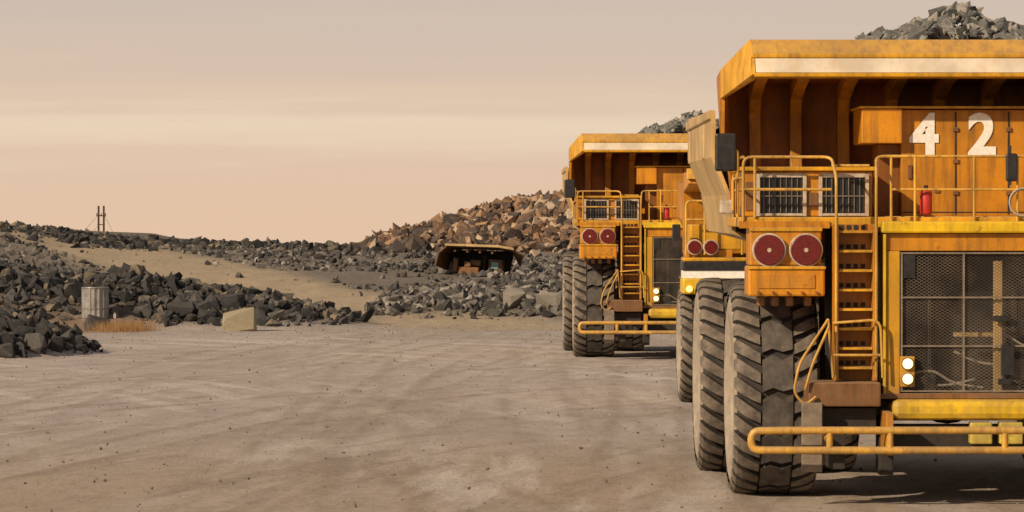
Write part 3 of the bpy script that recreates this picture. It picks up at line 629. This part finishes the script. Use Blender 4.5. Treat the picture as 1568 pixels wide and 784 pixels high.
boxes('chassis',[(-.7,.6,-.8,3.0,-.7,-.43)],M['dark'],W)

# ------------------------------------------------------------ light and sky
S=Vector((-.66,-.60,.49)).normalized()
sun=bpy.data.lights.new('sun','SUN'); sun.energy=4.5; sun.angle=math.radians(1.0); sun.color=(1,.80,.57)
so=bpy.data.objects.new('sun',sun); COL.objects.link(so); so.rotation_euler=(-S).to_track_quat('-Z','Y').to_euler()
w=bpy.data.worlds.new('World'); scene.world=w; w.use_nodes=True; nt=w.node_tree; L=nt.links
bg=nt.nodes['Background']
sky=nt.nodes.new('ShaderNodeTexSky'); sky.sky_type='NISHITA'; sky.sun_disc=False; sky.sun_elevation=math.asin(S.z); sky.sun_rotation=math.atan2(S.x,S.y); sky.dust_density=4
tc=nt.nodes.new('ShaderNodeTexCoord'); sp=nt.nodes.new('ShaderNodeSeparateXYZ'); L.new(tc.outputs['Generated'],sp.inputs[0])
mp=nt.nodes.new('ShaderNodeMapping'); mp.inputs['Scale'].default_value=(4.5,4.5,75); mp.inputs['Rotation'].default_value=(0,.012,0); L.new(tc.outputs['Generated'],mp.inputs[0])
nz=nt.nodes.new('ShaderNodeTexNoise'); nz.inputs['Scale'].default_value=1.9; nz.inputs['Detail'].default_value=7; nz.inputs['Roughness'].default_value=.6; L.new(mp.outputs[0],nz.inputs['Vector'])
ma=nt.nodes.new('ShaderNodeMath'); ma.operation='MULTIPLY_ADD'; L.new(nz.outputs[0],ma.inputs[0]); ma.inputs[1].default_value=.020; L.new(sp.outputs[2],ma.inputs[2])
mr=nt.nodes.new('ShaderNodeMapRange'); L.new(ma.outputs[0],mr.inputs[0]); mr.inputs[1].default_value=.010; mr.inputs[2].default_value=.510
r=nt.nodes.new('ShaderNodeValToRGB'); e=r.color_ramp.elements
st_=[(0,(.85,.60,.42)),(.03,(.82,.60,.44)),(.052,(.90,.72,.53)),(.066,(.80,.61,.46)),(.086,(.73,.57,.455)),(.12,(.67,.55,.46)),(.3,(.46,.39,.34)),(1,(.22,.21,.21))]
while len(e)<len(st_): e.new(.5)
for i,(p,c) in enumerate(st_): e[i].position=p; e[i].color=(*c,1)
L.new(mr.outputs[0],r.inputs[0])
sc=nt.nodes.new('ShaderNodeMix'); sc.data_type='RGBA'; sc.blend_type='MIX'; sc.inputs[0].default_value=.9
sb=nt.nodes.new('ShaderNodeVectorMath'); sb.operation='SCALE'; sb.inputs[3].default_value=.10; L.new(sky.outputs[0],sb.inputs[0])
L.new(sb.outputs[0],sc.inputs[6]); L.new(r.outputs[0],sc.inputs[7]); L.new(sc.outputs[2],bg.inputs[0]); bg.inputs[1].default_value=1.0

# ------------------------------------------------------------ camera
cam=bpy.data.cameras.new('camera'); cam.lens=130.9; cam.sensor_width=36; cam.clip_start=.5; cam.clip_end=9000
co=bpy.data.objects.new('camera',cam); COL.objects.link(co); co.location=(0,0,3.87); co.rotation_euler=(math.radians(90-.5026),0,0)
scene.camera=co
scene.view_settings.view_transform='Standard'; scene.view_settings.look='None'; scene.view_settings.exposure=0
bpy.context.view_layer.update()
